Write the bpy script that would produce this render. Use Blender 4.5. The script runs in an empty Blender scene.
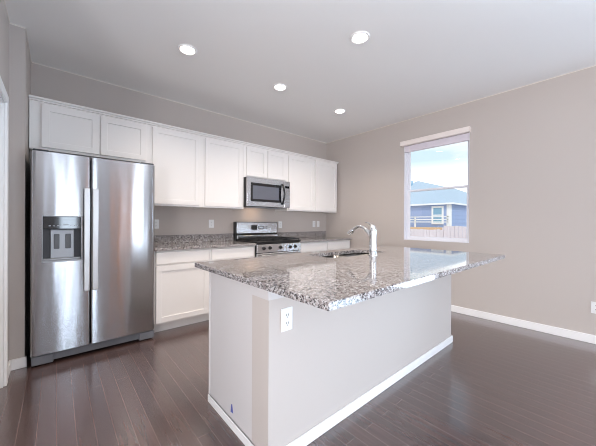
import bpy, bmesh, math, random
from mathutils import Vector, Matrix
random.seed(7)
C = bpy.context.scene.collection
S = bpy.context.scene

# ------------------------------------------------------------------ camera
YAW, PIT, ROL, FPX, CAMH = .857, -.002, .0045, 278.2, 1.18
c_, s_ = math.cos(YAW), math.sin(YAW)
F0 = Vector((c_, s_, 0)); R0 = Vector((s_, -c_, 0)); U0 = Vector((0, 0, 1))
Fw = F0*math.cos(PIT) + U0*math.sin(PIT)
Uw = U0*math.cos(PIT) - F0*math.sin(PIT)
Rt = R0*math.cos(ROL) + Uw*math.sin(ROL)
Up = Uw*math.cos(ROL) - R0*math.sin(ROL)
cd = bpy.data.cameras.new('camera'); cam = bpy.data.objects.new('camera', cd); C.objects.link(cam)
m = Matrix((Rt, Up, -Fw)).transposed().to_4x4(); m.translation = Vector((0, 0, CAMH))
cam.matrix_world = m
cd.sensor_width = 36; cd.lens = 36*FPX/596; cd.clip_start = .02; cd.clip_end = 300
S.camera = cam

# ------------------------------------------------------------------ exposure
S.view_settings.view_transform = 'Standard'; S.view_settings.look = 'None'
S.view_settings.gamma = 1; S.view_settings.use_curve_mapping = False
S.view_settings.exposure = 0.07
S.cycles.use_denoising = True; S.cycles.denoising_prefilter = 'ACCURATE'; S.cycles.filter_width = 1.0
S.cycles.max_bounces = 10; S.cycles.diffuse_bounces = 5; S.cycles.glossy_bounces = 4
S.cycles.sample_clamp_indirect = 6

# ------------------------------------------------------------------ sky
W = bpy.data.worlds.new('sky'); S.world = W; W.use_nodes = True
nt = W.node_tree; nt.nodes.clear()
N = nt.nodes.new; L = nt.links.new
out = N('ShaderNodeOutputWorld'); bg = N('ShaderNodeBackground'); L(bg.outputs[0], out.inputs[0])
tc = N('ShaderNodeTexCoord'); sx = N('ShaderNodeSeparateXYZ'); L(tc.outputs['Generated'], sx.inputs[0])
cr = N('ShaderNodeValToRGB'); L(sx.outputs[2], cr.inputs[0])
e = cr.color_ramp.elements
e[0].position = 0.0; e[0].color = (.9, .95, 1, 1); e[1].position = .5; e[1].color = (.30, .46, .60, 1)
k = e.new(.13); k.color = (.9, .95, 1, 1)
k = e.new(.20); k.color = (.40, .51, .56, 1)
mp = N('ShaderNodeMapping'); mp.inputs['Scale'].default_value = (2, 2, 9); L(tc.outputs['Generated'], mp.inputs[0])
nz = N('ShaderNodeTexNoise'); nz.inputs['Scale'].default_value = 1.6; nz.inputs['Detail'].default_value = 5; L(mp.outputs[0], nz.inputs[0])
c2 = N('ShaderNodeValToRGB'); L(nz.outputs[0], c2.inputs[0])
c2.color_ramp.elements[0].position = .45; c2.color_ramp.elements[1].position = .68
mx = N('ShaderNodeMixRGB'); L(c2.outputs[0], mx.inputs[0]); L(cr.outputs[0], mx.inputs[1]); mx.inputs[2].default_value = (.62, .62, .62, 1)
L(mx.outputs[0], bg.inputs[0]); bg.inputs[1].default_value = 1.8

# ------------------------------------------------------------------ sun, window daylight and an added fill from the left
sd = bpy.data.lights.new('sun', 'SUN'); so = bpy.data.objects.new('sun', sd); C.objects.link(so)
sd.energy = 1.5; sd.color = (1, .95, .88); sd.angle = math.radians(3)
so.rotation_euler = Vector((.55, .55, -.62)).to_track_quat('-Z', 'Y').to_euler()

def area(name, loc, direction, w, h, power, col):
    a = bpy.data.lights.new(name, 'AREA'); a.shape = 'RECTANGLE'; a.size = w; a.size_y = h
    a.energy = power; a.color = col
    o = bpy.data.objects.new(name, a); C.objects.link(o); o.location = loc
    o.rotation_euler = Vector(direction).to_track_quat('-Z', 'Z' if abs(direction[2]) < .9 else 'Y').to_euler()
    return o
DAY = (.70, .84, 1)
area('daylight_patio_door', (4.17, -1.35, 1.08), (-1, .1, .28), 1.9, 2.0, 230, (.60, .79, 1))
area('daylight_left_pane', (.26, -4.67, 1.25), (0, 1, .15), .40, 2.2, 32, DAY)
area('daylight_right_pane', (2.22, -4.67, 1.25), (0, 1, .15), .55, 2.2, 44, DAY)
area('added_left_fill', (-2.77, -1.6, 1.4), (1, .25, .42), 1.9, 1.5, 270, (.95, .95, 1))  # added fill from an unseen left window, brightens island end and left floor

# ------------------------------------------------------------------ materials
def newmat(name):
    m = bpy.data.materials.new(name); m.use_nodes = True
    t = m.node_tree; b = t.nodes['Principled BSDF']
    return m, t, b
def lin(r, g, b_):
    f = lambda v: (v/255/12.92) if v/255 <= .04045 else ((v/255+.055)/1.055)**2.4
    return (f(r), f(g), f(b_), 1)
def simple(name, col, rough=.5, metal=0, bump=0, bscale=200, spec=.5, coat=0):
    m, t, b = newmat(name)
    b.inputs['Base Color'].default_value = col; b.inputs['Roughness'].default_value = rough
    b.inputs['Metallic'].default_value = metal; b.inputs['Specular IOR Level'].default_value = spec
    b.inputs['Coat Weight'].default_value = coat
    tc = t.nodes.new('ShaderNodeTexCoord'); n = t.nodes.new('ShaderNodeTexNoise')
    n.inputs['Scale'].default_value = bscale; n.inputs['Detail'].default_value = 3
    t.links.new(tc.outputs['Object'], n.inputs['Vector'])
    if bump:
        bp = t.nodes.new('ShaderNodeBump'); bp.inputs['Strength'].default_value = bump; bp.inputs['Distance'].default_value = .002
        t.links.new(n.outputs['Fac'], bp.inputs['Height']); t.links.new(bp.outputs[0], b.inputs['Normal'])
    else:
        mr = t.nodes.new('ShaderNodeMapRange'); mr.inputs['To Min'].default_value = max(0, rough-.03); mr.inputs['To Max'].default_value = rough+.03
        t.links.new(n.outputs['Fac'], mr.inputs['Value']); t.links.new(mr.outputs[0], b.inputs['Roughness'])
    return m
M = {}
M['wall'] = simple('taupe_wall_paint', lin(190, 181, 175), .75, bump=.12, bscale=90)
M['ceiling'] = simple('ceiling_paint', lin(238, 236, 234), .8, bump=.1, bscale=70)
M['pony'] = simple('island_wall_paint', lin(202, 198, 197), .6, bump=.12, bscale=90)
M['cab'] = simple('white_cabinet_paint', lin(236, 232, 229), .38)
M['trim'] = simple('white_trim_paint', lin(238, 236, 235), .42)
M['plate'] = simple('white_plastic', lin(228, 228, 228), .35)
M['vinyl'] = simple('window_vinyl', lin(232, 232, 238), .4)
M['blind'] = simple('blind_fabric', lin(225, 218, 226), .7)
M['valance'] = simple('blind_valance', lin(236, 226, 220), .5)
M['slot'] = simple('outlet_slots', lin(40, 40, 42), .6)
M['gap'] = simple('dark_gasket', lin(22, 22, 24), .6)
M['darkgrey'] = simple('dark_grey_plastic', lin(72, 73, 78), .45)
M['screen'] = simple('microwave_mesh_screen', lin(98, 100, 110), .25)
M['toe'] = simple('grey_grille_plastic', lin(112, 114, 120), .45)
M['blacksteel'] = simple('black_enamel', lin(28, 28, 30), .25)
M['iron'] = simple('cast_iron', lin(30, 30, 32), .55, bump=.2, bscale=300)
M['blackglass'] = simple('black_glass', lin(24, 25, 30), .06, spec=.8)
M['chrome'] = simple('chrome', (.80, .81, .83, 1), .10, 1)
M['sinksteel'] = simple('sink_steel', (.30, .29, .28, 1), .25, 1)
M['tape'] = simple('blue_tape', lin(84, 92, 165), .6)
M['silverplastic'] = simple('silver_plastic', lin(160, 162, 166), .35, .5)
M['greypaddle'] = simple('grey_paddle', lin(92, 94, 98), .4)
M['wooddoor'] = simple('brightened_stained_door', lin(252, 150, 66), .5)  # orange stain brightened to stand in for warm lamp light on the door
M['siding'] = None

def stainless(name, col, rough, axis='z'):
    m, t, b = newmat(name)
    b.inputs['Base Color'].default_value = col; b.inputs['Metallic'].default_value = 1
    tc = t.nodes.new('ShaderNodeTexCoord')
    b.inputs['Roughness'].default_value = rough
    # long soft waviness of the sheet
    mp2 = t.nodes.new('ShaderNodeMapping'); mp2.inputs['Scale'].default_value = (7, 7, .8)
    n2 = t.nodes.new('ShaderNodeTexNoise'); n2.inputs['Scale'].default_value = 1; n2.inputs['Detail'].default_value = 1
    t.links.new(tc.outputs['Object'], mp2.inputs[0]); t.links.new(mp2.outputs[0], n2.inputs[0])
    bp = t.nodes.new('ShaderNodeBump'); bp.inputs['Strength'].default_value = .15; bp.inputs['Distance'].default_value = .02
    t.links.new(n2.outputs[0], bp.inputs['Height']); t.links.new(bp.outputs[0], b.inputs['Normal'])
    b.inputs['Anisotropic'].default_value = .95; b.inputs['Anisotropic Rotation'].default_value = .25 if axis == 'z' else 0
    tg = t.nodes.new('ShaderNodeTangent'); tg.direction_type = 'UV_MAP'; tg.uv_map = 'UVMap'; t.links.new(tg.outputs[0], b.inputs['Tangent'])
    return m
M['steel'] = stainless('brushed_steel', (.42, .42, .435, 1), .2)
M['steelh'] = stainless('brushed_steel_bright', (.66, .66, .68, 1), .22, 'x')
M['handle'] = simple('satin_handle_steel', (.52, .51, .51, 1), .32, 1)

def granite():
    m, t, b = newmat('speckled_granite')
    n_ = t.nodes.new; l = t.links.new
    tc = n_('ShaderNodeTexCoord')
    def vor(scale, rnd=1):
        v = n_('ShaderNodeTexVoronoi'); v.inputs['Scale'].default_value = scale; l(tc.outputs['Object'], v.inputs['Vector']); return v
    def ramp(src, stops, interp='CONSTANT'):
        r = n_('ShaderNodeValToRGB'); r.color_ramp.interpolation = interp
        el = r.color_ramp.elements
        el[0].position, el[0].color = stops[0]; el[1].position, el[1].color = stops[1]
        for p, c in stops[2:]:
            q = el.new(p); q.color = c
        l(src, r.inputs[0]); return r
    v1 = vor(175); s1 = n_('ShaderNodeSeparateColor'); l(v1.outputs['Color'], s1.inputs[0])
    r1 = ramp(s1.outputs[0], [(0, lin(40, 38, 40)), (.17, lin(96, 91, 91)), (.34, lin(142, 133, 131)), (.58, lin(168, 162, 161)), (.82, lin(194, 192, 192))])
    v2 = vor(75); s2 = n_('ShaderNodeSeparateColor'); l(v2.outputs['Color'], s2.inputs[0])
    r2 = ramp(s2.outputs[1], [(0, lin(60, 57, 58)), (.2, lin(130, 121, 119)), (.42, lin(164, 157, 155)), (.75, lin(190, 187, 187))])
    nz = n_('ShaderNodeTexNoise'); nz.inputs['Scale'].default_value = 60; nz.inputs['Detail'].default_value = 4; l(tc.outputs['Object'], nz.inputs[0])
    rm = ramp(nz.outputs[0], [(.52, (0, 0, 0, 1)), (.62, (1, 1, 1, 1))], 'LINEAR')
    mx = n_('ShaderNodeMixRGB'); l(rm.outputs[0], mx.inputs[0]); l(r1.outputs[0], mx.inputs[1]); l(r2.outputs[0], mx.inputs[2])
    l(mx.outputs[0], b.inputs['Base Color'])
    b.inputs['Roughness'].default_value = .05; b.inputs['Specular IOR Level'].default_value = .6
    b.inputs['Coat Weight'].default_value = .3; b.inputs['Coat Roughness'].default_value = .03
    return m
M['granite'] = granite()

def floor_mat():
    m, t, b = newmat('dark_wood_planks')
    n_ = t.nodes.new; l = t.links.new
    tc = n_('ShaderNodeTexCoord'); sp = n_('ShaderNodeSeparateXYZ'); l(tc.outputs['Object'], sp.inputs[0])
    cb = n_('ShaderNodeCombineXYZ'); l(sp.outputs[1], cb.inputs[0]); l(sp.outputs[0], cb.inputs[1])
    br = n_('ShaderNodeTexBrick'); l(cb.outputs[0], br.inputs['Vector'])
    br.offset = .37; br.offset_frequency = 2; br.squash = 1
    br.inputs['Scale'].default_value = 1; br.inputs['Brick Width'].default_value = 1.5; br.inputs['Row Height'].default_value = .083
    br.inputs['Mortar Size'].default_value = .0013; br.inputs['Mortar Smooth'].default_value = .3; br.inputs['Bias'].default_value = 0
    br.inputs['Color1'].default_value = lin(87, 66, 62); br.inputs['Color2'].default_value = lin(76, 58, 56)
    br.inputs['Mortar'].default_value = lin(120, 98, 92)  # seams lighter than the planks, painting the highlights on their bevels
    mp = n_('ShaderNodeMapping'); mp.inputs['Scale'].default_value = (38, 2.2, 1); l(tc.outputs['Object'], mp.inputs[0])
    nz = n_('ShaderNodeTexNoise'); nz.inputs['Scale'].default_value = 1; nz.inputs['Detail'].default_value = 6; nz.inputs['Distortion'].default_value = .8; l(mp.outputs[0], nz.inputs[0])
    mr = n_('ShaderNodeMapRange'); mr.inputs['From Min'].default_value = .3; mr.inputs['From Max'].default_value = .7; mr.inputs['To Min'].default_value = .84; mr.inputs['To Max'].default_value = 1.16
    l(nz.outputs[0], mr.inputs[0])
    ml = n_('ShaderNodeVectorMath'); ml.operation = 'SCALE'; l(br.outputs['Color'], ml.inputs[0]); l(mr.outputs[0], ml.inputs['Scale'])
    l(ml.outputs[0], b.inputs['Base Color'])
    # hand-scraped waviness, grain and plank bevels
    mp2 = n_('ShaderNodeMapping'); mp2.inputs['Scale'].default_value = (16, 5, 1); l(tc.outputs['Object'], mp2.inputs[0])
    n2 = n_('ShaderNodeTexNoise'); n2.inputs['Scale'].default_value = 1; n2.inputs['Detail'].default_value = 3; l(mp2.outputs[0], n2.inputs[0])
    ad = n_('ShaderNodeMath'); ad.operation = 'MULTIPLY_ADD'; l(nz.outputs[0], ad.inputs[0]); ad.inputs[1].default_value = .25; l(n2.outputs[0], ad.inputs[2])
    sb = n_('ShaderNodeMath'); sb.operation = 'SUBTRACT'; l(ad.outputs[0], sb.inputs[0]); l(br.outputs['Fac'], sb.inputs[1])
    bp = n_('ShaderNodeBump'); bp.inputs['Strength'].default_value = .22; bp.inputs['Distance'].default_value = .004
    l(sb.outputs[0], bp.inputs['Height']); l(bp.outputs[0], b.inputs['Normal'])
    b.inputs['Roughness'].default_value = .26; b.inputs['Specular IOR Level'].default_value = .7
    b.inputs['Coat Weight'].default_value = 1; b.inputs['Coat Roughness'].default_value = .17; l(bp.outputs[0], b.inputs['Coat Normal'])
    return m
M['floor'] = floor_mat()

def glass(name, refl=.06, tint=(1, 1, 1, 1)):
    m, t, b = newmat(name); t.nodes.remove(b)
    o = t.nodes['Material Output']; tr = t.nodes.new('ShaderNodeBsdfTransparent'); tr.inputs[0].default_value = tint
    g = t.nodes.new('ShaderNodeBsdfGlossy'); g.inputs['Roughness'].default_value = .01
    lw = t.nodes.new('ShaderNodeFresnel'); lw.inputs[0].default_value = 1.35
    mx = t.nodes.new('ShaderNodeMixShader'); t.links.new(lw.outputs[0], mx.inputs[0]); t.links.new(tr.outputs[0], mx.inputs[1]); t.links.new(g.outputs[0], mx.inputs[2])
    t.links.new(mx.outputs[0], o.inputs[0]); return m
M['glass'] = glass('window_glass')

def emit(name, col, st):
    m, t, b = newmat(name); t.nodes.remove(b)
    e = t.nodes.new('ShaderNodeEmission'); e.inputs[0].default_value = col; e.inputs[1].default_value = st
    t.links.new(e.outputs[0], t.nodes['Material Output'].inputs[0]); return m
M['lamp'] = emit('lamp_lens', (1, .93, .84, 1), 14)

def siding():
    m, t, b = newmat('lap_siding')
    tc = t.nodes.new('ShaderNodeTexCoord'); w = t.nodes.new('ShaderNodeTexWave'); w.bands_direction = 'Z'; w.wave_profile = 'SAW'
    w.inputs['Scale'].default_value = 1.6
    t.links.new(tc.outputs['Object'], w.inputs[0])
    bp = t.nodes.new('ShaderNodeBump'); bp.inputs['Distance'].default_value = .02; t.links.new(w.outputs['Fac'], bp.inputs['Height']); t.links.new(bp.outputs[0], b.inputs['Normal'])
    b.inputs['Base Color'].default_value = lin(158, 176, 214); b.inputs['Roughness'].default_value = .7
    return m
M['siding'] = siding()
M['roof'] = simple('grey_shingles', lin(182, 194, 206), .9, bump=.5, bscale=12)
M['fence'] = simple('weathered_fence_wood', lin(222, 208, 210), .85, bump=.3, bscale=30)
M['deck'] = simple('warm_deck_wood', lin(222, 180, 140), .8)
M['white'] = simple('white_exterior_trim', lin(240, 240, 240), .6)
M['extglass'] = simple('house_window_glass', lin(130, 170, 195), .1)
M['ground'] = simple('dry_ground', lin(196, 188, 180), .95, bump=.4, bscale=5)
M['display'] = emit('clock_display', (.04, .06, .08, 1), .3)

# ------------------------------------------------------------------ geometry helpers (world coordinates)
def nb(): return bmesh.new()
def box(bm, x0, x1, y0, y1, z0, z1, bev=0, seg=1):
    if x0 > x1: x0, x1 = x1, x0
    if y0 > y1: y0, y1 = y1, y0
    if z0 > z1: z0, z1 = z1, z0
    t = bmesh.new()
    bmesh.ops.create_cube(t, size=1, matrix=Matrix.Translation(((x0+x1)/2, (y0+y1)/2, (z0+z1)/2)) @ Matrix.Diagonal((x1-x0, y1-y0, z1-z0, 1)))
    if bev: bmesh.ops.bevel(t, geom=t.edges[:], offset=bev, segments=seg, affect='EDGES', profile=.5)
    me = bpy.data.meshes.new('t'); t.to_mesh(me); t.free(); bm.from_mesh(me); bpy.data.meshes.remove(me)
    return bm
def boxes(*bs, bev=0, seg=1):
    bm = nb()
    for b in bs: box(bm, *b, bev=bev, seg=seg)
    return bm
def cyl(bm, p, q, r, r2=None, seg=24, caps=True):
    p, q = Vector(p), Vector(q); d = q-p
    mt = Matrix.Translation((p+q)/2) @ d.to_track_quat('Z', 'Y').to_matrix().to_4x4()
    bmesh.ops.create_cone(bm, cap_ends=caps, segments=seg, radius1=r, radius2=r if r2 is None else r2, depth=d.length, matrix=mt)
    return bm
def tube(bm, pts, rads, seg=16, cap=True):
    pts = [Vector(p) for p in pts]; rings = []
    if not isinstance(rads, (list, tuple)): rads = [rads]*len(pts)
    ref = None
    for i, p in enumerate(pts):
        d = (pts[min(i+1, len(pts)-1)] - pts[max(i-1, 0)]).normalized()
        if ref is None:
            ref = Vector((1, 0, 0)) if abs(d.x) < .9 else Vector((0, 1, 0))
        a = (ref - d*ref.dot(d)).normalized(); b = d.cross(a); ref = a
        rings.append([bm.verts.new(p + (a*math.cos(u)+b*math.sin(u))*rads[i]) for u in [2*math.pi*k/seg for k in range(seg)]])
    for r0, r1 in zip(rings, rings[1:]):
        for k in range(seg):
            bm.faces.new((r0[k], r0[(k+1) % seg], r1[(k+1) % seg], r1[k]))
    if cap:
        bm.faces.new(rings[0][::-1]); bm.faces.new(rings[-1])
    return bm
def lathe(bm, c, prof, seg=32, axis='z'):
    # prof: list of (r, h) along +axis from c
    ax = {'z': (Vector((1,0,0)), Vector((0,1,0)), Vector((0,0,1))), '-y': (Vector((1,0,0)), Vector((0,0,1)), Vector((0,-1,0)))}[axis]
    c = Vector(c); rings = []
    for r, h in prof:
        rings.append([bm.verts.new(c + ax[2]*h + (ax[0]*math.cos(2*math.pi*k/seg)+ax[1]*math.sin(2*math.pi*k/seg))*max(r, 1e-4)) for k in range(seg)])
    for r0, r1 in zip(rings, rings[1:]):
        for k in range(seg):
            bm.faces.new((r0[k], r0[(k+1) % seg], r1[(k+1) % seg], r1[k]))
    bm.faces.new(rings[0][::-1]); bm.faces.new(rings[-1])
    return bm

def wloc(o):
    v = Vector((0, 0, 0))
    while o: v += o.location; o = o.parent
    return v
def obj(name, bm, mat, parent=None, smooth=False, origin=None, label=None):
    bmesh.ops.recalc_face_normals(bm, faces=bm.faces[:])
    uv = bm.loops.layers.uv.new('UVMap')
    for f in bm.faces:
        f.normal_update()
        for l_ in f.loops:
            v = l_.vert.co; l_[uv].uv = (v.x if abs(f.normal.y) >= abs(f.normal.x) else v.y, v.z)
    vs = [v.co for v in bm.verts]
    if origin is None:
        origin = Vector(((min(v.x for v in vs)+max(v.x for v in vs))/2, (min(v.y for v in vs)+max(v.y for v in vs))/2, min(v.z for v in vs)))
    origin = Vector(origin)
    bmesh.ops.translate(bm, verts=bm.verts[:], vec=-origin)
    me = bpy.data.meshes.new(name); bm.to_mesh(me); bm.free(); me.materials.append(mat)
    if smooth:
        for p in me.polygons: p.use_smooth = True
        try: me.set_sharp_from_angle(angle=math.radians(40))
        except Exception: pass
    o = bpy.data.objects.new(name, me); C.objects.link(o)
    o.location = origin - wloc(parent)
    if parent: o.parent = parent
    if label: o['label'] = label
    return o
def tag(o, label, cat, group=None, kind=None):
    o['label'] = label; o['category'] = cat
    if group: o['group'] = group
    if kind: o['kind'] = kind
    return o
def thing(name, label, cat, loc, group=None):
    o = bpy.data.objects.new(name, None); C.objects.link(o); o.location = loc; o.empty_display_size = .1
    return tag(o, label, cat, group)
def struct(name, bm, mat, label, cat, parent=None, origin=(0, 0, 0)):
    o = obj(name, bm, mat, parent, origin=origin)
    if not parent: tag(o, label, cat, kind='structure')
    return o

# ------------------------------------------------------------------ setting
XW, YB, H = 4.0, 3.77, 2.74
XL, XC, YC = -.287, -.196, 3.145
struct('floor', boxes((-2.8, XW+.15, -4.65, YB+.15, -.1, 0)), M['floor'], 'dark brown hand-scraped wood plank floor', 'floor')
struct('ceiling', boxes((-2.8, XW+.15, -4.65, YB+.15, H, H+.1)), M['ceiling'], 'smooth light grey ceiling with recessed lights', 'ceiling')
struct('wall_back', boxes((XC, XW, YB, YB+.12, 0, H)), M['wall'], 'taupe wall behind the white cabinets', 'wall')
WY0, WY1, WZ0, WZ1 = 1.262, 2.15, .925, 2.36
PY0, PY1, PZ1 = -2.35, -.35, 2.08
struct('wall_right', boxes(
    (XW, XW+.12, WY1, YB+.12, 0, H), (XW, XW+.12, PY1, WY0, 0, H), (XW, XW+.12, WY0, WY1, 0, WZ0), (XW, XW+.12, WY0, WY1, WZ1, H),
    (XW, XW+.12, PY0, PY1, PZ1, H), (XW, XW+.12, -4.62, PY0, 0, H)), M['wall'], 'taupe wall with the single-hung window', 'wall')
DY0, DY1, DZ = 2.05, 2.87, 2.03
struct('wall_left', boxes((XL-.12, XL, DY1, YC, 0, H), (XL-.12, XL, 1.85, DY0, 0, H), (XL-.12, XL, DY0, DY1, DZ, H),
    (XL-.12, XC, YC, YB+.12, 0, H), (-2.7, XL-.12, 1.85, 1.97, 0, H)), M['wall'], 'narrow taupe wall return beside the refrigerator', 'wall')
struct('wall_far_left', boxes((-2.7, -2.58, -4.62, -2.55, 0, H), (-2.7, -2.58, -.65, 1.85, 0, H), (-2.7, -2.58, -2.55, -.65, 0, .65), (-2.7, -2.58, -2.55, -.65, 2.15, H)),
       M['wall'], 'living side wall behind the camera', 'wall')
struct('wall_front', boxes((-2.58, .04, -4.62, -4.5, 0, H), (.48, 1.35, -4.62, -4.5, 0, H), (1.35, 1.95, -4.62, -4.5, 2.06, H), (1.95, 1.93, -4.62, -4.5, 0, H),
       (2.52, XW, -4.62, -4.5, 0, H), (.04, .48, -4.62, -4.5, 0, .12), (.04, .48, -4.62, -4.5, 2.38, H), (1.95, 2.52, -4.62, -4.5, 0, .12), (1.95, 2.52, -4.62, -4.5, 2.38, H)),
       M['wall'], 'wall behind the camera with tall windows', 'wall')

def win_frame(x0, x1, y0, y1, z0, z1, w=.04):
    bm = nb()
    if x1-x0 > y1-y0:
        box(bm, x0, x0+w, y0, y1, z0, z1); box(bm, x1-w, x1, y0, y1, z0, z1); box(bm, x0+w, x1-w, y0, y1, z0, z0+w); box(bm, x0+w, x1-w, y0, y1, z1-w, z1)
    else:
        box(bm, x0, x1, y0, y0+w, z0, z1); box(bm, x0, x1, y1-w, y1, z0, z1); box(bm, x0, x1, y0+w, y1-w, z0, z0+w); box(bm, x0, x1, y0+w, y1-w, z1-w, z1)
    return bm
# kitchen window
wz = 1.665
w1 = thing('window_1', 'white single-hung window above the counter end, looking at a blue house', 'window', (XW+.08, (WY0+WY1)/2, WZ0)); w1['kind'] = 'structure'
obj('window_frame', win_frame(XW+.072, XW+.118, WY0+.002, WY1-.002, WZ0+.002, WZ1-.002, .026), M['vinyl'], w1)
obj('jamb_lining', boxes((XW+.001, XW+.071, WY1-.006, WY1-.0005, WZ0+.006, WZ1-.001), (XW+.001, XW+.071, WY0+.0005, WY0+.006, WZ0+.006, WZ1-.001), (XW+.001, XW+.071, WY0+.0005, WY1-.0005, WZ0+.0005, WZ0+.006)), M['vinyl'], w1)
lo = obj('lower_sash', win_frame(XW+.076, XW+.095, WY0+.028, WY1-.028, WZ0+.028, wz+.018, .026), M['vinyl'], w1)
obj('pane', boxes((XW+.084, XW+.087, WY0+.054, WY1-.054, WZ0+.054, wz-.008)), M['glass'], lo)
up = obj('upper_sash', win_frame(XW+.096, XW+.114, WY0+.028, WY1-.028, wz-.012, WZ1-.028, .022), M['vinyl'], w1)
obj('pane', boxes((XW+.103, XW+.106, WY0+.05, WY1-.05, wz+.010, WZ1-.05)), M['glass'], up)
# other openings behind the camera
def plain_window(n, x0, x1, y0, y1, z0, z1, w=.05, label=''):
    t = thing(n, label, 'window', ((x0+x1)/2, (y0+y1)/2, z0)); t['kind'] = 'structure'
    obj('window_frame', win_frame(x0, x1, y0, y1, z0, z1, w), M['vinyl'], t)
    if x1-x0 > y1-y0: g = (x0+w, x1-w, (y0+y1)/2-.002, (y0+y1)/2+.002, z0+w, z1-w)
    else: g = ((x0+x1)/2-.002, (x0+x1)/2+.002, y0+w, y1-w, z0+w, z1-w)
    obj('pane', boxes(g), M['glass'], t)
plain_window('window_2', .042, .478, -4.6, -4.54, .122, 2.378, .03, 'tall narrow window left of the stained entry door')
plain_window('window_3', 1.952, 2.518, -4.6, -4.54, .122, 2.378, .03, 'tall window right of the stained entry door')
plain_window('added_window_4', -2.68, -2.62, -2.548, -.652, .652, 2.148, .05, 'wide unseen living window on the left, added for side light')  # unseen opening added for the left fill light
t = thing('door_2', 'white framed glass patio door on the window wall', 'door', (XW+.06, -1.35, 0)); t['kind'] = 'structure'
obj('door_frame', boxes((XW+.03, XW+.09, PY0, PY0+.07, 0, PZ1), (XW+.03, XW+.09, PY1-.07, PY1, 0, PZ1), (XW+.03, XW+.09, -1.39, -1.31, 0, PZ1), (XW+.03, XW+.09, PY0+.07, PY1-.07, PZ1-.07, PZ1), (XW+.03, XW+.09, PY0+.07, PY1-.07, .0, .09)), M['vinyl'], t)
obj('pane', boxes((XW+.058, XW+.062, PY0+.07, -1.39, .09, PZ1-.07)), M['glass'], t)
obj('pane', boxes((XW+.058, XW+.062, -1.31, PY1-.07, .09, PZ1-.07)), M['glass'], t)
t = thing('door_3', 'stained wood entry door between tall windows', 'door', (1.65, -4.56, 0)); t['kind'] = 'structure'
obj('door_panel', boxes((1.36, 1.94, -4.6, -4.55, .005, 2.05)), M['wooddoor'], t)
# left passage door
t = thing('door_1', 'white panelled door with white casing at left edge', 'door', (XL-.06, (DY0+DY1)/2, 0)); t['kind'] = 'structure'
obj('door_casing', boxes((XL, XL+.018, DY1-.01, DY1+.06, 0, DZ+.06), (XL, XL+.018, DY0-.06, DY0+.01, 0, DZ+.06), (XL, XL+.018, DY0+.01, DY1-.01, DZ-.01, DZ+.06), bev=.004), M['trim'], t)
obj('door_jamb', boxes((XL-.12, XL, DY1-.018, DY1-.001, 0, DZ-.001), (XL-.12, XL, DY0+.001, DY0+.018, 0, DZ-.001), (XL-.12, XL, DY0+.018, DY1-.018, DZ-.018, DZ-.001)), M['trim'], t)
bm = boxes((XL-.09, XL-.055, DY0+.02, DY1-.02, .01, DZ-.02))
for z0, z1 in ((.2, .95), (1.1, 1.9)):
    for y0 in (DY0+.12, (DY0+DY1)/2+.04): box(bm, XL-.056, XL-.048, y0, y0+.25, z0, z1, bev=.003)
obj('door_panel', bm, M['trim'], t)

# baseboards
def bb(name, b, label): struct(name, boxes(b, bev=.003), M['trim'], label, 'baseboard')
bb('baseboard_right', (XW-.014, XW, PY1+.0, 3.70, 0, .085), 'white baseboard along the window wall')
bb('baseboard_left', (XL+.001, XL+.014, DY1+.062, YC-.014, 0, .085), 'short white baseboard beside the door casing')
bb('baseboard_column', (XL+.002, XC+.013, YC-.014, YC, 0, .085), 'short white baseboard beside the refrigerator')
bb('baseboard_front', (2.56, XW-.015, -4.5, -4.486, 0, .085), 'white baseboard behind the camera')
M['caulk'] = simple('ceiling_paint_edge', lin(226, 220, 212), .7)
struct('trim_1', boxes((XC+.008, XW-.008, YB-.005, YB, H-.009, H)), M['caulk'], 'thin pale paint line where the cabinet wall meets the ceiling', 'trim')
struct('trim_2', boxes((XW-.005, XW, -4.4, YB-.008, H-.008, H)), M['caulk'], 'thin pale paint line where the window wall meets the ceiling', 'trim')
struct('trim_3', boxes((XL, XC+.005, YC-.005, YC, H-.009, H), (XC, XC+.005, YC, YB-.001, H-.009, H), (XL, XL+.005, 1.86, YC-.005, H-.008, H)), M['caulk'], 'thin pale paint line above the wall return at left', 'trim')

# ------------------------------------------------------------------ ceiling lights
def ceiling_light(x, y, label):
    t = thing('recessed_light', label, 'ceiling light', (x, y, H-.02), 'recessed ceiling lights')
    bm = nb(); lathe(bm, (x, y, H), [(.082, 0), (.082, -.003), (.077, -.010), (.064, -.008), (.060, 0)], 40)
    obj('trim_ring', bm, M['trim'], t, smooth=True)
    bm = nb(); lathe(bm, (x, y, H-.002), [(.0595, 0), (.0595, -.003), (.05, -.006), (.03, -.008), (.001, -.009)], 32)
    obj('lamp_lens', bm, M['lamp'], t, smooth=True)
    l = bpy.data.lights.new('recessed_light_beam', 'SPOT'); l.energy = 62; l.color = (1, .87, .74); l.spot_size = math.radians(130); l.spot_blend = 1; l.shadow_soft_size = .06
    o = bpy.data.objects.new('recessed_light_beam', l); C.objects.link(o); o.parent = t; o.location = (0, 0, -.01)
for x, y, lb in ((.889, 2.565, 'round recessed ceiling light nearest the refrigerator'), (1.94, 2.565, 'round recessed ceiling light above the microwave side, middle of the row along the cabinets'),
                 (2.985, 2.562, 'round recessed ceiling light furthest away, nearest the room corner'), (1.925, 1.436, 'large-looking recessed ceiling light above the island, nearest the camera'),
                 (.889, 1.436, 'unseen recessed ceiling light over the left end of the island, added to warm that area')):  # last light is out of view, added for warm light at the left
    ceiling_light(x, y, lb)

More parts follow.
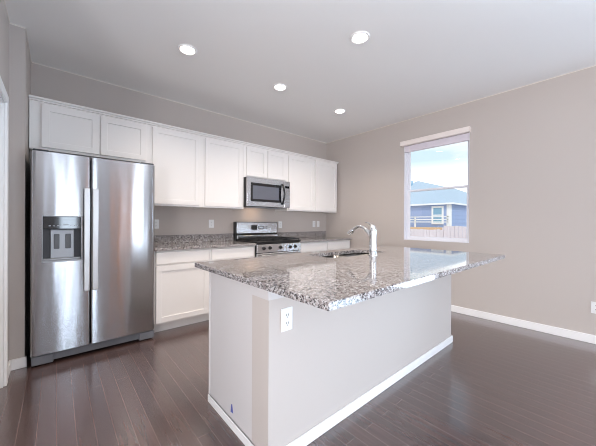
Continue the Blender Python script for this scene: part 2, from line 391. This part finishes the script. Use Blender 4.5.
# ------------------------------------------------------------------ cabinets
def shaker(x0, x1, y, z0, z1, st=.057, th=.019):
    """door slab whose front face is at y, recessed centre panel, facing -y"""
    bm = nb()
    box(bm, x0, x0+st, y, y+th, z0, z1, bev=.0015); box(bm, x1-st, x1, y, y+th, z0, z1, bev=.0015)
    box(bm, x0+st-.002, x1-st+.002, y, y+th, z0, z0+st, bev=.0015); box(bm, x0+st-.002, x1-st+.002, y, y+th, z1-st, z1, bev=.0015)
    box(bm, x0+st-.001, x1-st+.001, y+.009, y+th-.001, z0+st-.001, z1-st+.001)
    return bm
UD = 3.445                       # front of upper doors
UZ0, UZ1 = 1.367, 2.272
def upper(name, x0, x1, z0, doors, label, dz0):
    t = thing(name, label, 'wall cabinet', ((x0+x1)/2, (UD+YB)/2, z0), 'white wall cabinets')
    bm = nb(); y = UD+.0195
    # carcass with face frame, open bottom recess
    box(bm, x0, x1, y, YB, z0+.012, UZ1)
    box(bm, x0, x0+.02, y, YB, z0, z0+.012); box(bm, x1-.02, x1, y, YB, z0, z0+.012); box(bm, x0+.02, x1-.02, y, y+.02, z0, z0+.012)
    obj('cabinet_body', bm, M['cab'], t)
    for a, b in doors: obj('door', shaker(a, b, UD, dz0, 2.25), M['cab'], t)
upper('wall_cabinet', -.190, .789, 1.835, [(-.109, .319), (.332, .748)], 'short two-door white wall cabinet above the refrigerator', 1.858)
upper('wall_cabinet', .791, 1.399, UZ0, [(.811, 1.351)], 'tall single-door white wall cabinet right next to the refrigerator', 1.387)
upper('wall_cabinet', 1.401, 1.984, UZ0, [(1.422, 1.958)], 'tall single-door white wall cabinet directly left of the microwave', 1.387)
upper('wall_cabinet', 1.986, 2.764, 1.82, [(2.026, 2.366), (2.388, 2.728)], 'short two-door white wall cabinet above the microwave', 1.84)
upper('wall_cabinet', 2.766, 3.955, UZ0, [(2.790, 3.352), (3.386, 3.935)], 'tall two-door white wall cabinet right of the microwave in the corner', 1.387)
bm = nb()
box(bm, -.194, 3.965, UD+.004, UD+.03, UZ1+.0005-.018+.018, 2.29, bev=.001)
box(bm, -.194, 3.975, UD-.018, UD+.03, 2.286, 2.305, bev=.003)
tag(obj('cabinet_crown_moulding', bm, M['cab']), 'long white crown moulding running along the top of the wall cabinets', 'moulding')

BD = 3.14
def base(x0, x1, doors, drawers, label):
    t = thing('base_cabinet', label, 'base cabinet', ((x0+x1)/2, (BD+YB)/2, 0), 'white base cabinets')
    bm = nb()
    box(bm, x0, x1, BD+.0195, YB-.03, .1, .875); box(bm, x0, x1, BD+.095, YB-.03, 0, .1)
    obj('cabinet_body', bm, M['cab'], t)
    for a, b in doors: obj('door', shaker(a, b, BD, .118, .715), M['cab'], t)
    for a, b in drawers: obj('drawer', boxes((a, b, BD, BD+.019, .732, .862), bev=.003), M['cab'], t)
base(.757, 1.362, [(.777, 1.345)], [(.777, 1.345)], 'white base cabinet with drawer and door right beside the refrigerator')
base(1.364, 1.980, [(1.381, 1.962)], [(1.381, 1.962)], 'white base cabinet with drawer just left of the range')
base(2.750, 3.362, [(2.770, 3.345)], [(2.770, 3.345)], 'white base cabinet with drawer just right of the range')
base(3.364, 3.96, [(3.378, 3.944)], [(3.378, 3.944)], 'white base cabinet with drawer in the far corner by the window wall')
def counter(x0, x1, label):
    t = thing('countertop', label, 'countertop', ((x0+x1)/2, 3.44, .876))
    obj('slab', boxes((x0, x1, 3.115, YB-.001, .876, .906), bev=.003), M['granite'], t, origin=(0, 0, 0))
    obj('backsplash', boxes((x0, x1, YB-.022, YB-.001, .9065, 1.012), bev=.002), M['granite'], t, origin=(0, 0, 0))
counter(.757, 1.980, 'speckled grey granite countertop between refrigerator and range')
counter(2.750, 3.965, 'speckled grey granite countertop between range and window wall')

# ------------------------------------------------------------------ refrigerator
t = thing('refrigerator', 'stainless steel side-by-side refrigerator with ice dispenser', 'refrigerator', (.295, 3.4, 0))
FY = 3.062
bm = boxes((-.158, .748, 3.135, YB-.02, .03, 1.735), bev=.004); obj('body', bm, M['darkgrey'], t, label='dark grey refrigerator cabinet sides')
def fdoor(x0, x1, rl=.012, rr=.012):
    bm = nb()
    # plan profile with rounded vertical edges, slightly bowed front
    prof = []
    n = 8; y1 = 3.128
    def bow(x): return FY + .0015*((x-(x0+x1)/2)/((x1-x0)/2))**2
    pts = [(x0, y1)]
    for i in range(n+1):
        a = math.pi + i/n*math.pi/2; r = rl; pts.append((x0+r+r*math.cos(a), bow(x0+r)+r+r*math.sin(a)))
    for i in range(1, 10):
        x = x0+rl+(x1-x0-rl-rr)*i/10; pts.append((x, bow(x)))
    for i in range(n+1):
        a = 1.5*math.pi + i/n*math.pi/2; r = rr; pts.append((x1-r+r*math.cos(a), bow(x1-r)+r+r*math.sin(a)))
    pts.append((x1, y1))
    return pts
def extrude(bm, pts, z0, z1):
    lo = [bm.verts.new((x, y, z0)) for x, y in pts]; hi = [bm.verts.new((x, y, z1)) for x, y in pts]
    n = len(pts)
    for i in range(n): bm.faces.new((lo[i], lo[(i+1) % n], hi[(i+1) % n], hi[i]))
    bm.faces.new(lo[::-1]); bm.faces.new(hi)
Z0, Z1 = .095, 1.748
HX0, HX1, HZ0, HZ1 = -.092, .162, .85, 1.222
# freezer door: three bands around the dispenser opening
pl = fdoor(-.160, .221)
bm = nb(); extrude(bm, pl, Z0, HZ0); extrude(bm, pl, HZ1, Z1)
def clip(pts, a, b):
    q = [p for p in pts if a-1e-6 <= p[0] <= b+1e-6]
    return q
lft = [p for p in pl if p[0] <= HX0]; lft += [(HX0, FY+.0002), (HX0, 3.128)]
extrude(bm, lft, HZ0, HZ1)
rgt = [(HX1, 3.128), (HX1, FY+.0004)] + [p for p in pl if p[0] >= HX1]
extrude(bm, rgt, HZ0, HZ1)
fz = obj('freezer_door', bm, M['steel'], t, smooth=True)
bm = nb(); extrude(bm, fdoor(.2285, .748, rr=.03), Z0, Z1)
rd = obj('refrigerator_door', bm, M['steel'], t, smooth=True)
# dispenser
dp = obj('dispenser_recess', boxes((HX0, HX1, 3.118, 3.127, HZ0, HZ1), (HX0, HX0+.004, FY+.006, 3.118, HZ0, HZ1), (HX1-.004, HX1, FY+.006, 3.118, HZ0, HZ1), (HX0+.004, HX1-.004, FY+.006, 3.118, HZ0, HZ0+.006), (HX0+.004, HX1-.004, FY+.006, 3.118, HZ1-.006, HZ1)), M['darkgrey'], fz)
obj('dispenser_bezel', boxes((HX0-.001, HX0+.004, FY-.001, FY+.01, HZ0-.006, HZ1+.006), (HX1-.004, HX1+.001, FY-.001, FY+.01, HZ0-.006, HZ1+.006), (HX0+.004, HX1-.004, FY-.001, FY+.01, HZ1-.002, HZ1+.003), (HX0+.004, HX1-.004, FY-.004, FY+.01, HZ0-.008, HZ0+.006), bev=.0008), M['silverplastic'], fz)
obj('control_panel', boxes((HX0+.005, HX1-.005, FY-.001, FY+.03, 1.118, HZ1-.003), bev=.002), M['blackglass'], fz)
for i in range(3): obj('control_button', boxes((HX0+.04+i*.026, HX0+.054+i*.026, FY-.002, FY, 1.14, 1.146)), M['silverplastic'], fz)
obj('badge', boxes((HX0+.125, HX0+.165, FY-.002, FY, 1.148, 1.158), bev=.0008), M['silverplastic'], fz)
for i in range(2): obj('control_button', boxes((HX0+.185+i*.026, HX0+.2+i*.026, FY-.002, FY, 1.14, 1.146)), M['silverplastic'], fz)
obj('dispenser_back', boxes((HX0+.05, HX1-.05, 3.09, 3.117, HZ0+.02, 1.112), bev=.004), M['silverplastic'], fz)
for x in (HX0+.072, HX0+.146): obj('dispenser_paddle', boxes((x, x+.036, 3.078, 3.092, .95, 1.075), bev=.004), M['greypaddle'], fz)
obj('drip_tray', boxes((HX0+.006, HX1-.006, FY+.004, 3.116, HZ0+.007, HZ0+.022), bev=.003), M['silverplastic'], fz)
for x, p in ((.196, fz), (.256, rd)):
    bm = boxes((x-.021, x+.021, 3.008, 3.022, .58, 1.468), bev=.005, seg=2)
    box(bm, x-.012, x+.012, 3.02, FY+.012, .60, .64); box(bm, x-.012, x+.012, 3.02, FY+.012, 1.41, 1.45)
    obj('handle', bm, M['handle'], p)
obj('hinge_cover', boxes((.62, .738, 3.075, 3.19, 1.749, 1.766), bev=.006), M['darkgrey'], t)
obj('hinge_cover', boxes((-.15, -.05, 3.075, 3.19, 1.749, 1.766), bev=.006), M['darkgrey'], t)
bm = boxes((-.15, .74, 3.095, 3.13, .022, .09), bev=.004)
for a, b in ((-.155, -.02), (.61, .745)): box(bm, a, b, 3.072, 3.12, .012, .086, bev=.006)
obj('toe_grille', bm, M['toe'], t)
for x in (-.12, .71):
    for y in (3.15, 3.66): obj('levelling_foot', cyl(nb(), (x, y, 0), (x, y, .0295), .018), M['gap'], t)

# ------------------------------------------------------------------ microwave
t = thing('microwave', 'stainless over-the-range microwave with black window', 'microwave', (2.375, 3.56, 1.405))
mx0, mx1, mz0, mz1, my = 1.990, 2.752, 1.400, 1.815, 3.372
obj('body', boxes((mx0, mx1, my+.03, YB-.002, mz0+.01, mz1), (mx0+.02, mx1-.02, my+.05, YB-.03, mz0, mz0+.01), bev=.003), M['blacksteel'], t)
dr = obj('door', boxes((mx0, 2.632, my, my+.029, mz0+.005, mz1-.003), bev=.004), M['steelh'], t)
obj('door_window', boxes((mx0+.055, 2.575, my-.003, my+.005, mz0+.075, mz1-.075), bev=.002), M['blackglass'], dr)
obj('window_screen', boxes((mx0+.085, 2.535, my-.0042, my-.0028, mz0+.11, mz1-.115)), M['screen'], dr)
bm = nb()
pts = []
for i in range(13):
    u = i/12; z = mz0+.06+(mz1-mz0-.12)*u; pts.append((2.598, my-.012-.045*math.sin(math.pi*u), z))
pts = [(2.598, my+.004, pts[0][2])]+pts+[(2.598, my+.004, pts[-1][2])]
tube(bm, pts, .014, 12)
obj('handle', bm, M['blacksteel'], dr, smooth=True)
cp = obj('control_panel', boxes((2.635, mx1, my, my+.029, mz0+.005, mz1-.003), bev=.004), M['steelh'], t)
bm = boxes((2.655, 2.735, my-.002, my+.004, mz1-.11, mz1-.075))
obj('display', bm, M['blackglass'], cp)
for r in range(5):
    for q in range(3): obj('keypad_button', boxes((2.657+q*.027, 2.678+q*.027, my-.0015, my+.003, mz0+.06+r*.04, mz0+.08+r*.04)), M['silverplastic'], cp)
obj('vent_grille', boxes((mx0+.1, mx1-.1, my+.06, my+.11, mz0-.006, mz0+.001), (mx0+.1, mx1-.1, my+.2, my+.25, mz0-.006, mz0+.001)), M['silverplastic'], t)
l = bpy.data.lights.new('cooktop_lamp', 'AREA'); l.shape = 'RECTANGLE'; l.size = .12; l.size_y = .05; l.energy = .6; l.color = (1, .68, .42)
o = bpy.data.objects.new('cooktop_lamp', l); C.objects.link(o); o.parent = t; o.location = (-.08, .04, -.014); o.rotation_euler = (math.radians(28), 0, 0)

# ------------------------------------------------------------------ range
t = thing('gas_range', 'freestanding stainless gas range with black grates and knobs', 'stove', (2.365, 3.4, 0))
rx0, rx1, ry = 1.985, 2.745, 3.105
obj('body', boxes((rx0, rx1, ry+.03, YB-.03, .06, .905), (rx0+.03, rx1-.03, ry+.08, YB-.05, 0, .06)), M['blacksteel'], t)
od = obj('oven_door', boxes((rx0+.004, rx1-.004, ry, ry+.029, .22, .765), bev=.004), M['steelh'], t)
obj('oven_window', boxes((rx0+.12, rx1-.12, ry-.003, ry+.004, .33, .62), bev=.002), M['blackglass'], od)
bm = nb(); cyl(bm, (rx0+.04, ry-.045, .735), (rx1-.04, ry-.045, .735), .013)
for x in (rx0+.08, rx1-.08): cyl(bm, (x, ry-.045, .735), (x, ry+.002, .735), .010)
obj('handle', bm, M['handle'], od, smooth=True)
obj('storage_drawer', boxes((rx0+.004, rx1-.004, ry, ry+.029, .065, .212), bev=.004), M['steelh'], t)
cpn = obj('control_panel', boxes((rx0, rx1, ry-.002, ry+.029, .772, .885), bev=.005), M['steelh'], t)
for x in (rx0+.10, rx0+.20, rx0+.38, rx0+.55, rx0+.65):
    bm = nb(); lathe(bm, (x, ry-.0022, .832), [(.024, 0), (.024, .004), (.019, .008), (.017, .026), (.014, .029), (.001, .029)], 24, '-y')
    box(bm, x-.004, x+.004, ry-.036, ry-.03, .817, .847, bev=.001)
    obj('knob', bm, M['blacksteel'], cpn, smooth=True)
obj('cooktop', boxes((rx0-.001+.002, rx1-.001, ry-.008, 3.66, .9055, .925), bev=.005), M['blacksteel'], t)
for x, y in ((rx0+.16, 3.24), (rx0+.16, 3.50), (rx1-.16, 3.24), (rx1-.16, 3.50), ((rx0+rx1)/2, 3.37)):
    obj('burner', lathe(nb(), (x, y, .9255), [(.05, 0), (.05, .006), (.036, .009), (.034, .011), (.001, .012)], 24), M['iron'], t, smooth=True)
for gx in (0, 1, 2):
    a = rx0+.02+gx*.243; b = a+.235
    bm = nb()
    for y in (3.125, 3.62): box(bm, a, b, y-.006, y+.006, .938, .952)
    for x in (a+.006, (a+b)/2, b-.006): box(bm, x-.006, x+.006, 3.119, 3.626, .938, .952)
    for y in (3.24, 3.37, 3.50): box(bm, a, b, y-.005, y+.005, .94, .951)
    for x in (a+.006, b-.006):
        for y in (3.125, 3.62): box(bm, x-.006, x+.006, y-.006, y+.006, .9255, .94)
    obj('grate', bm, M['iron'], t)
bg_ = obj('backguard', boxes((rx0-.012+.013, rx1, 3.685, YB-.003, .906, 1.185), bev=.004), M['blacksteel'], t)
obj('backguard_face', boxes((rx0+.012, rx1-.012, 3.676, 3.69, 1.012, 1.180), bev=.004), M['steelh'], bg_)
obj('backguard_trim', boxes((rx0+.012, rx1-.012, 3.664, 3.69, .93, .985), bev=.004), M['steelh'], bg_)
obj('clock_display', boxes((2.24, 2.345, 3.673, 3.677, 1.065, 1.135)), M['blackglass'], bg_)
for i, (dx, dz) in enumerate(((0, .012), (.03, .02), (.06, .02), (.09, .012), (0, -.012), (.03, -.02), (.06, -.02), (.09, -.012), (.14, .01), (.14, -.012))):
    obj('control_button', cyl(nb(), (2.375+dx, 3.677, 1.1+dz), (2.375+dx, 3.6735, 1.1+dz), .011, seg=12), M['darkgrey'], bg_)

# ------------------------------------------------------------------ island
t = thing('kitchen_island', 'white kitchen island with speckled granite top and overhang', 'kitchen island', (1.85, 1.43, 0))
IX0, IX1 = .745, 2.955
def holed_slab(x0, x1, y0, y1, z0, z1, hx0, hx1, hy0, hy1, r=.05, n=6):
    bm = nb()
    hole = []
    for cx_, cy_, a0 in ((hx1-r, hy1-r, 0), (hx0+r, hy1-r, 90), (hx0+r, hy0+r, 180), (hx1-r, hy0+r, 270)):
        for i in range(n+1):
            a = math.radians(a0+90*i/n); hole.append((cx_+r*math.cos(a), cy_+r*math.sin(a)))
    e = .003
    outs = {}
    for key, zz, ins in (('b', z0, 0), ('b1', z0, 0), ('t0', z1-e, 0), ('t', z1, e)):
        outs[key] = [bm.verts.new(p) for p in ((x1-ins, y1-ins, zz), (x0+ins, y1-ins, zz), (x0+ins, y0+ins, zz), (x1-ins, y0+ins, zz))]
    hv = {k_: [bm.verts.new((x, y, zz)) for x, y in hole] for k_, zz in (('b', z0), ('t', z1))}
    for a, b in (('b', 't0'), ('t0', 't')):
        for i in range(4): bm.faces.new((outs[a][i], outs[a][(i+1) % 4], outs[b][(i+1) % 4], outs[b][i]))
    for v in outs['b1']: bm.verts.remove(v)
    N_ = len(hole); q = n+1
    for k_ in ('b', 't'):
        for c in range(4):
            o = outs[k_][c]
            for i in range(n): bm.faces.new((o, hv[k_][c*q+i], hv[k_][c*q+i+1]))
            bm.faces.new((o, hv[k_][c*q+n], hv[k_][(c*q+n+1) % N_], outs[k_][(c+1) % 4]))
    for i in range(N_): bm.faces.new((hv['b'][i], hv['b'][(i+1) % N_], hv['t'][(i+1) % N_], hv['t'][i]))
    return bm
SX0, SX1, SY0, SY1 = 1.60, 2.36, 1.43, 1.738
obj('granite_top', holed_slab(.704, 2.962, .650, 1.879, .876, .906, SX0, SX1, SY0, SY1), M['granite'], t, origin=(0, 0, 0), label='speckled granite island top with sink cutout')
obj('half_wall', boxes((.7605, IX1, 1.087, 1.235, 0, .8755)), M['wall'], t, label='painted half wall under the overhang')
obj('top_trim', boxes((.750, .7603, 1.076, 1.246, .812, .8755), (.7604, IX1+.008, 1.075, 1.0869, .812, .8755), bev=.001), M['pony'], t)
obj('end_panel', boxes((.764, .784, 1.2355, 1.758, .0, .8755)), M['pony'], t, label='light end panel of the island cabinets')
obj('corner_trim', boxes((.758, .77, 1.7585, 1.770, 0, .875), bev=.002), M['pony'], t)
bm = boxes((.7845, 1.02, 1.2355, 1.77, .1, .875), (1.02, 2.955, 1.2355, 1.39, .1, .875), (1.02, 2.955, 1.39, 1.75, .1, .62), (2.45, 2.955, 1.39, 1.75, .62, .875), (1.02, 1.5, 1.39, 1.75, .62, .875), (.7845, 2.955, 1.2355, 1.69, 0, .1), (1.02, 2.955, 1.752, 1.77, .1, .875))
obj('cabinet_body', bm, M['cab'], t)
n = 4
for i in range(n):
    a = .80+i*.54; 
    bm = shaker(a, a+.52, 0, .118, .715)
    bmesh.ops.transform(bm, matrix=Matrix.Translation((2*a+.52, 1.7905, 0)) @ Matrix.Rotation(math.pi, 4, 'Z'), verts=bm.verts[:])
    obj('door', bm, M['cab'], t)
    obj('drawer', boxes((a, a+.52, 1.7715, 1.7905, .732, .862), bev=.003), M['cab'], t)
obj('front_baseboard', boxes((.7605, IX1+.014, 1.074, 1.0868, 0, .066), bev=.003), M['trim'], t)
obj('end_baseboard', boxes((.751, .7575, 1.074, 1.768, 0, .05), bev=.003), M['trim'], t)
obj('right_baseboard', boxes((IX1+.0005, IX1+.013, 1.088, 1.77, 0, .075), bev=.003), M['trim'], t)
# sink
t2 = thing('kitchen_sink', 'double-bowl stainless undermount sink in the island top', 'sink', ((SX0+SX1)/2, (SY0+SY1)/2, .66))
def bowl(x0, x1, y0, y1):
    bm = nb(); z1, z0 = .8745, .69
    rings = []
    for (ins, z) in ((0, z1), (.004, z0+.03), (.012, z0+.01), (.035, z0)):
        ring = []; r = .05
        for cx_, cy_, a0 in ((x1-r, y1-r, 0), (x0+r, y1-r, 90), (x0+r, y0+r, 180), (x1-r, y0+r, 270)):
            for i in range(7):
                a = math.radians(a0+15*i); rr = r-ins
                ring.append(bm.verts.new((cx_+rr*math.cos(a), cy_+rr*math.sin(a), z)))
        rings.append(ring)
    for a, b in zip(rings, rings[1:]):
        for i in range(len(a)): bm.faces.new((a[i], a[(i+1) % len(a)], b[(i+1) % len(a)], b[i]))
    bm.faces.new(rings[-1])
    return bm
mid = (SX0+SX1)/2
for a, b, lb in ((SX0-.005, mid-.012, None), (mid+.012, SX1+.005, None)):
    o = obj('bowl', bowl(a, b, SY0-.005, SY1+.005), M['sinksteel'], t2, smooth=True)
    md = o.modifiers.new('thickness', 'SOLIDIFY'); md.thickness = .0015; md.offset = -1
    bm = nb(); lathe(bm, ((a+b)/2, (SY0+SY1)/2, .6905), [(.045, 0), (.045, .002), (.032, .003), (.03, .001), (.001, .001)], 24)
    obj('drain', bm, M['chrome'], t2, smooth=True)
obj('divider', boxes((mid-.0115, mid+.0115, SY0, SY1, .862, .8735), bev=.003), M['sinksteel'], t2)

# faucet
t = thing('faucet', 'chrome single-handle pull-out faucet on the island behind the sink', 'faucet', (1.99, 1.36, .906))
fx, fy = 2.005, 1.352
bm = nb(); lathe(bm, (fx, fy, .9065), [(.038, 0), (.038, .006), (.032, .014), (.030, .06), (.0285, .15), (.031, .185), (.030, .215), (.022, .240), (.010, .256), (.001, .258)], 32)
obj('faucet_body', bm, M['chrome'], t, smooth=True)
bm = nb()
ctl = [(0, 1.03), (.03, 1.075), (.065, 1.115), (.105, 1.140), (.15, 1.146), (.19, 1.130), (.215, 1.108)]
pts = []
for k_ in range(len(ctl)-1):
    p_ = [ctl[max(0, min(len(ctl)-1, k_+d_))] for d_ in (-1, 0, 1, 2)]
    for u in (0, .25, .5, .75):
        pts.append((fx, *[.5*(2*p_[1][c]+(p_[2][c]-p_[0][c])*u+(2*p_[0][c]-5*p_[1][c]+4*p_[2][c]-p_[3][c])*u*u+(-p_[0][c]+3*p_[1][c]-3*p_[2][c]+p_[3][c])*u**3)+(fy if c == 0 else 0) for c in (0, 1)]))
pts.append((fx, fy+ctl[-1][0], ctl[-1][1]))
rr = [.016-.004*i/len(pts) for i in range(len(pts))]
tube(bm, pts, rr, 16)
obj('spout', bm, M['chrome'], t, smooth=True)
p0 = Vector(pts[-1]); d = (Vector(pts[-1])-Vector(pts[-2])).normalized()
d = (d+Vector((0, .25, 0))).normalized()
bm = nb(); tube(bm, [p0-d*.01, p0+d*.005, p0+d*.03, p0+d*.05], [.0165, .0195, .0215, .018], 16)
obj('spray_head', bm, M['chrome'], t, smooth=True)
bm = nb(); tube(bm, [(fx, fy, 1.145), (fx, fy+.014, 1.160), (fx, fy+.04, 1.176), (fx, fy+.08, 1.186)], [.016, .011, .006, .005], 12)
obj('lever_handle', bm, M['chrome'], t, smooth=True)

# ------------------------------------------------------------------ outlets
def outlet(cx, cz, plane, label, facing='-y', w=.072, h=.115, switch=False, blank=False):
    """plate on a wall; built facing -y at the origin, then turned"""
    rot = Matrix.Rotation(0, 4, 'Z') if facing == '-y' else Matrix.Rotation(-math.pi/2, 4, 'Z')
    pos = Vector((cx, plane, cz)) if facing == '-y' else Vector((plane, cx, cz))
    t = thing('switch_plate' if switch else 'wall_outlet', label, 'light switch' if switch else 'outlet', pos, 'white wall plates')
    def mk(bm): bmesh.ops.transform(bm, matrix=Matrix.Translation(pos) @ rot, verts=bm.verts[:]); return bm
    pl = obj('cover_plate', mk(boxes((-w/2, w/2, -.006, -.0003, -h/2, h/2), bev=.002)), M['plate'], t)
    if switch:
        obj('toggle', mk(boxes((-.016, .016, -.0095, -.0058, -.032, .032), bev=.001)), M['plate'], t)
        return t
    for dz in (-.02, .02):
        bm = nb(); lathe(bm, (0, -.006, dz), [(.0165, 0), (.0165, .002), (.001, .002)], 20, '-y')
        r = obj('receptacle', mk(bm), M['plate'], t)
        bm = boxes((-.0075, -.005, -.0088, -.0082, dz-.002, dz+.008), (.005, .0075, -.0088, -.0082, dz-.002, dz+.008), (-.002, .002, -.0088, -.0082, dz-.010, dz-.006))
        obj('slots', mk(bm), M['slot'], r)
    return t
outlet(.925, 1.152, YB, 'white wall outlet right beside the refrigerator edge, leftmost on the backsplash wall')
outlet(1.645, 1.156, YB, 'white wall outlet midway between refrigerator and range')
outlet(2.862, 1.140, YB, 'white wall outlet just right of the range below the microwave')
outlet(3.662, 1.152, YB, 'left of two white wall plates near the far corner')
outlet(3.772, 1.152, YB, 'right of two white wall plates near the far corner', switch=True)
outlet(.143, .355, XW, 'white wall outlet low on the window wall at the right edge', facing='-x')
outlet(.868, .697, 1.087, 'white outlet on the island half wall under the overhang')

# blue tape on island end panel
bm = nb()
vs = [bm.verts.new((.7632, y, z)) for y, z in ((1.440, .085), (1.472, .080), (1.464, .128), (1.452, .132))]
vs2 = [bm.verts.new((.7638, v.co.y, v.co.z)) for v in vs]
bm.faces.new(vs); bm.faces.new(vs2[::-1])
for i in range(4): bm.faces.new((vs[i], vs[(i+1) % 4], vs2[(i+1) % 4], vs2[i]))
tag(obj('tape_piece', bm, M['tape']), 'small torn scrap of blue tape low on the island end panel', 'tape')

# ------------------------------------------------------------------ window blind
t = thing('window_blind', 'raised white blind with flat valance at the window top', 'window blind', (XW-.03, (WY0+WY1)/2, 2.2))
obj('valance', boxes((XW-.055, XW-.0005, WY0-.016, WY1+.038, 2.345, 2.412), bev=.002), M['valance'], t)
bm = nb(); z = 2.343; i = 0
while z > 2.272:
    box(bm, XW+.006, XW+.044, WY0+.004, WY1-.004, z-.0072, z, bev=.001); z -= .0078
box(bm, XW+.004, XW+.046, WY0+.004, WY1-.004, 2.252, 2.268, bev=.002)
obj('slat_stack', bm, M['blind'], t)
bm = nb(); cyl(bm, (XW-.004, WY1-.09, 2.345), (XW-.004, WY1-.09, 2.24), .003, seg=8)
obj('tilt_wand', bm, M['valance'], t)

# ------------------------------------------------------------------ outside
GZ = -.6
struct('ground', boxes((XW+.2, 60, -40, 60, GZ-.2, GZ)), M['ground'], 'pale dry ground of the yard outside', 'ground')
hx, hy, ez = 14.0, 5.226, 2.14
t = thing('neighbour_house', 'blue sided neighbour house with hip roof seen through window', 'house', (19, 8.3, GZ))
obj('wall', boxes((hx, 29, hy, 11.2, GZ, ez)), M['siding'], t)
bm = nb()
o_ = .18
a = [bm.verts.new(p) for p in ((hx-o_, hy-o_, ez-.02), (29+o_, hy-o_, ez-.02), (29+o_, 11.2+o_, ez-.02), (hx-o_, 11.2+o_, ez-.02))]
b = [bm.verts.new(p) for p in ((17.0, 8.213, 3.80), (23.5, 8.213, 3.80))]
bm.faces.new(a[::-1]); bm.faces.new((a[0], a[1], b[1], b[0])); bm.faces.new((a[1], a[2], b[1])); bm.faces.new((a[2], a[3], b[0], b[1])); bm.faces.new((a[3], a[0], b[0]))
rf = obj('roof', bm, M['roof'], t)
obj('roof_vent', cyl(nb(), (16.4, 8.3, 3.3), (16.4, 8.3, 3.75), .05, seg=10), M['extglass'], rf)
obj('roof_vent', cyl(nb(), (16.0, 8.6, 3.1), (16.0, 8.6, 3.55), .05, seg=10), M['extglass'], rf)
obj('fascia', boxes((hx-o_-.03, hx-o_, hy-o_-.03, 11.2+o_, ez-.08, ez), (hx-o_, 29+o_, hy-o_-.03, hy-o_, ez-.08, ez)), M['white'], t)
obj('corner_trim', boxes((hx-.03, hx+.14, hy-.03, hy, GZ, ez-.08), (hx-.03, hx, hy, hy+.14, GZ, ez-.08)), M['white'], t)
wf = obj('window', win_frame(hx-.05, hx-.001, 5.50, 6.06, 1.12, 2.0, .08), M['white'], t)
obj('window_pane', boxes((hx-.03, hx-.002, 5.58, 5.98, 1.2, 1.92)), M['extglass'], wf)
obj('window_rail', boxes((hx-.045, hx-.002, 5.58, 5.98, 1.54, 1.59)), M['white'], wf)
t = thing('deck_railing', 'pale horizontal railing on the neighbour deck before the blue wall', 'railing', (13.2, 6.3, 0))
bm = nb()
for z in (1.21, 1.33, 1.45): box(bm, 13.2, 13.24, 5.0, 9.5, z, z+.04)
for y in (5.0, 6.5, 8.0, 9.46): box(bm, 13.2, 13.26, y, y+.06, .98, 1.5)
obj('rails', bm, M['white'], t)
t = thing('wooden_deck', 'warm-toned raised wooden deck beside the neighbour house', 'deck', (12.4, 7, GZ))
obj('platform', boxes((11.6, 13.9, 4.9, 9.6, .9, .98)), M['deck'], t)
for y in (4.95, 7.2, 9.5): obj('post', boxes((11.65, 11.75, y, y+.1, GZ, .9)), M['fence'], t)
t = thing('wooden_fence', 'weathered grey wooden picket fence in the yard outside', 'fence', (8, 3, GZ))
bm = nb(); y = 1.2; i = 0
while y < 6.0:
    top = 1.00 if y > 3.12 else 1.10
    box(bm, 8.0, 8.018, y, y+.085, GZ+.03, top + random.uniform(-.012, .012)); y += .093
obj('pickets', bm, M['fence'], t)
bm = boxes((8.02, 8.06, 1.2, 6.0, .7, .78), (8.02, 8.06, 1.2, 6.0, -.3, -.22))
for y in (1.2, 3.10, 5.0): box(bm, 8.02, 8.11, y, y+.09, GZ, 1.06)
obj('fence_frame', bm, M['fence'], t)
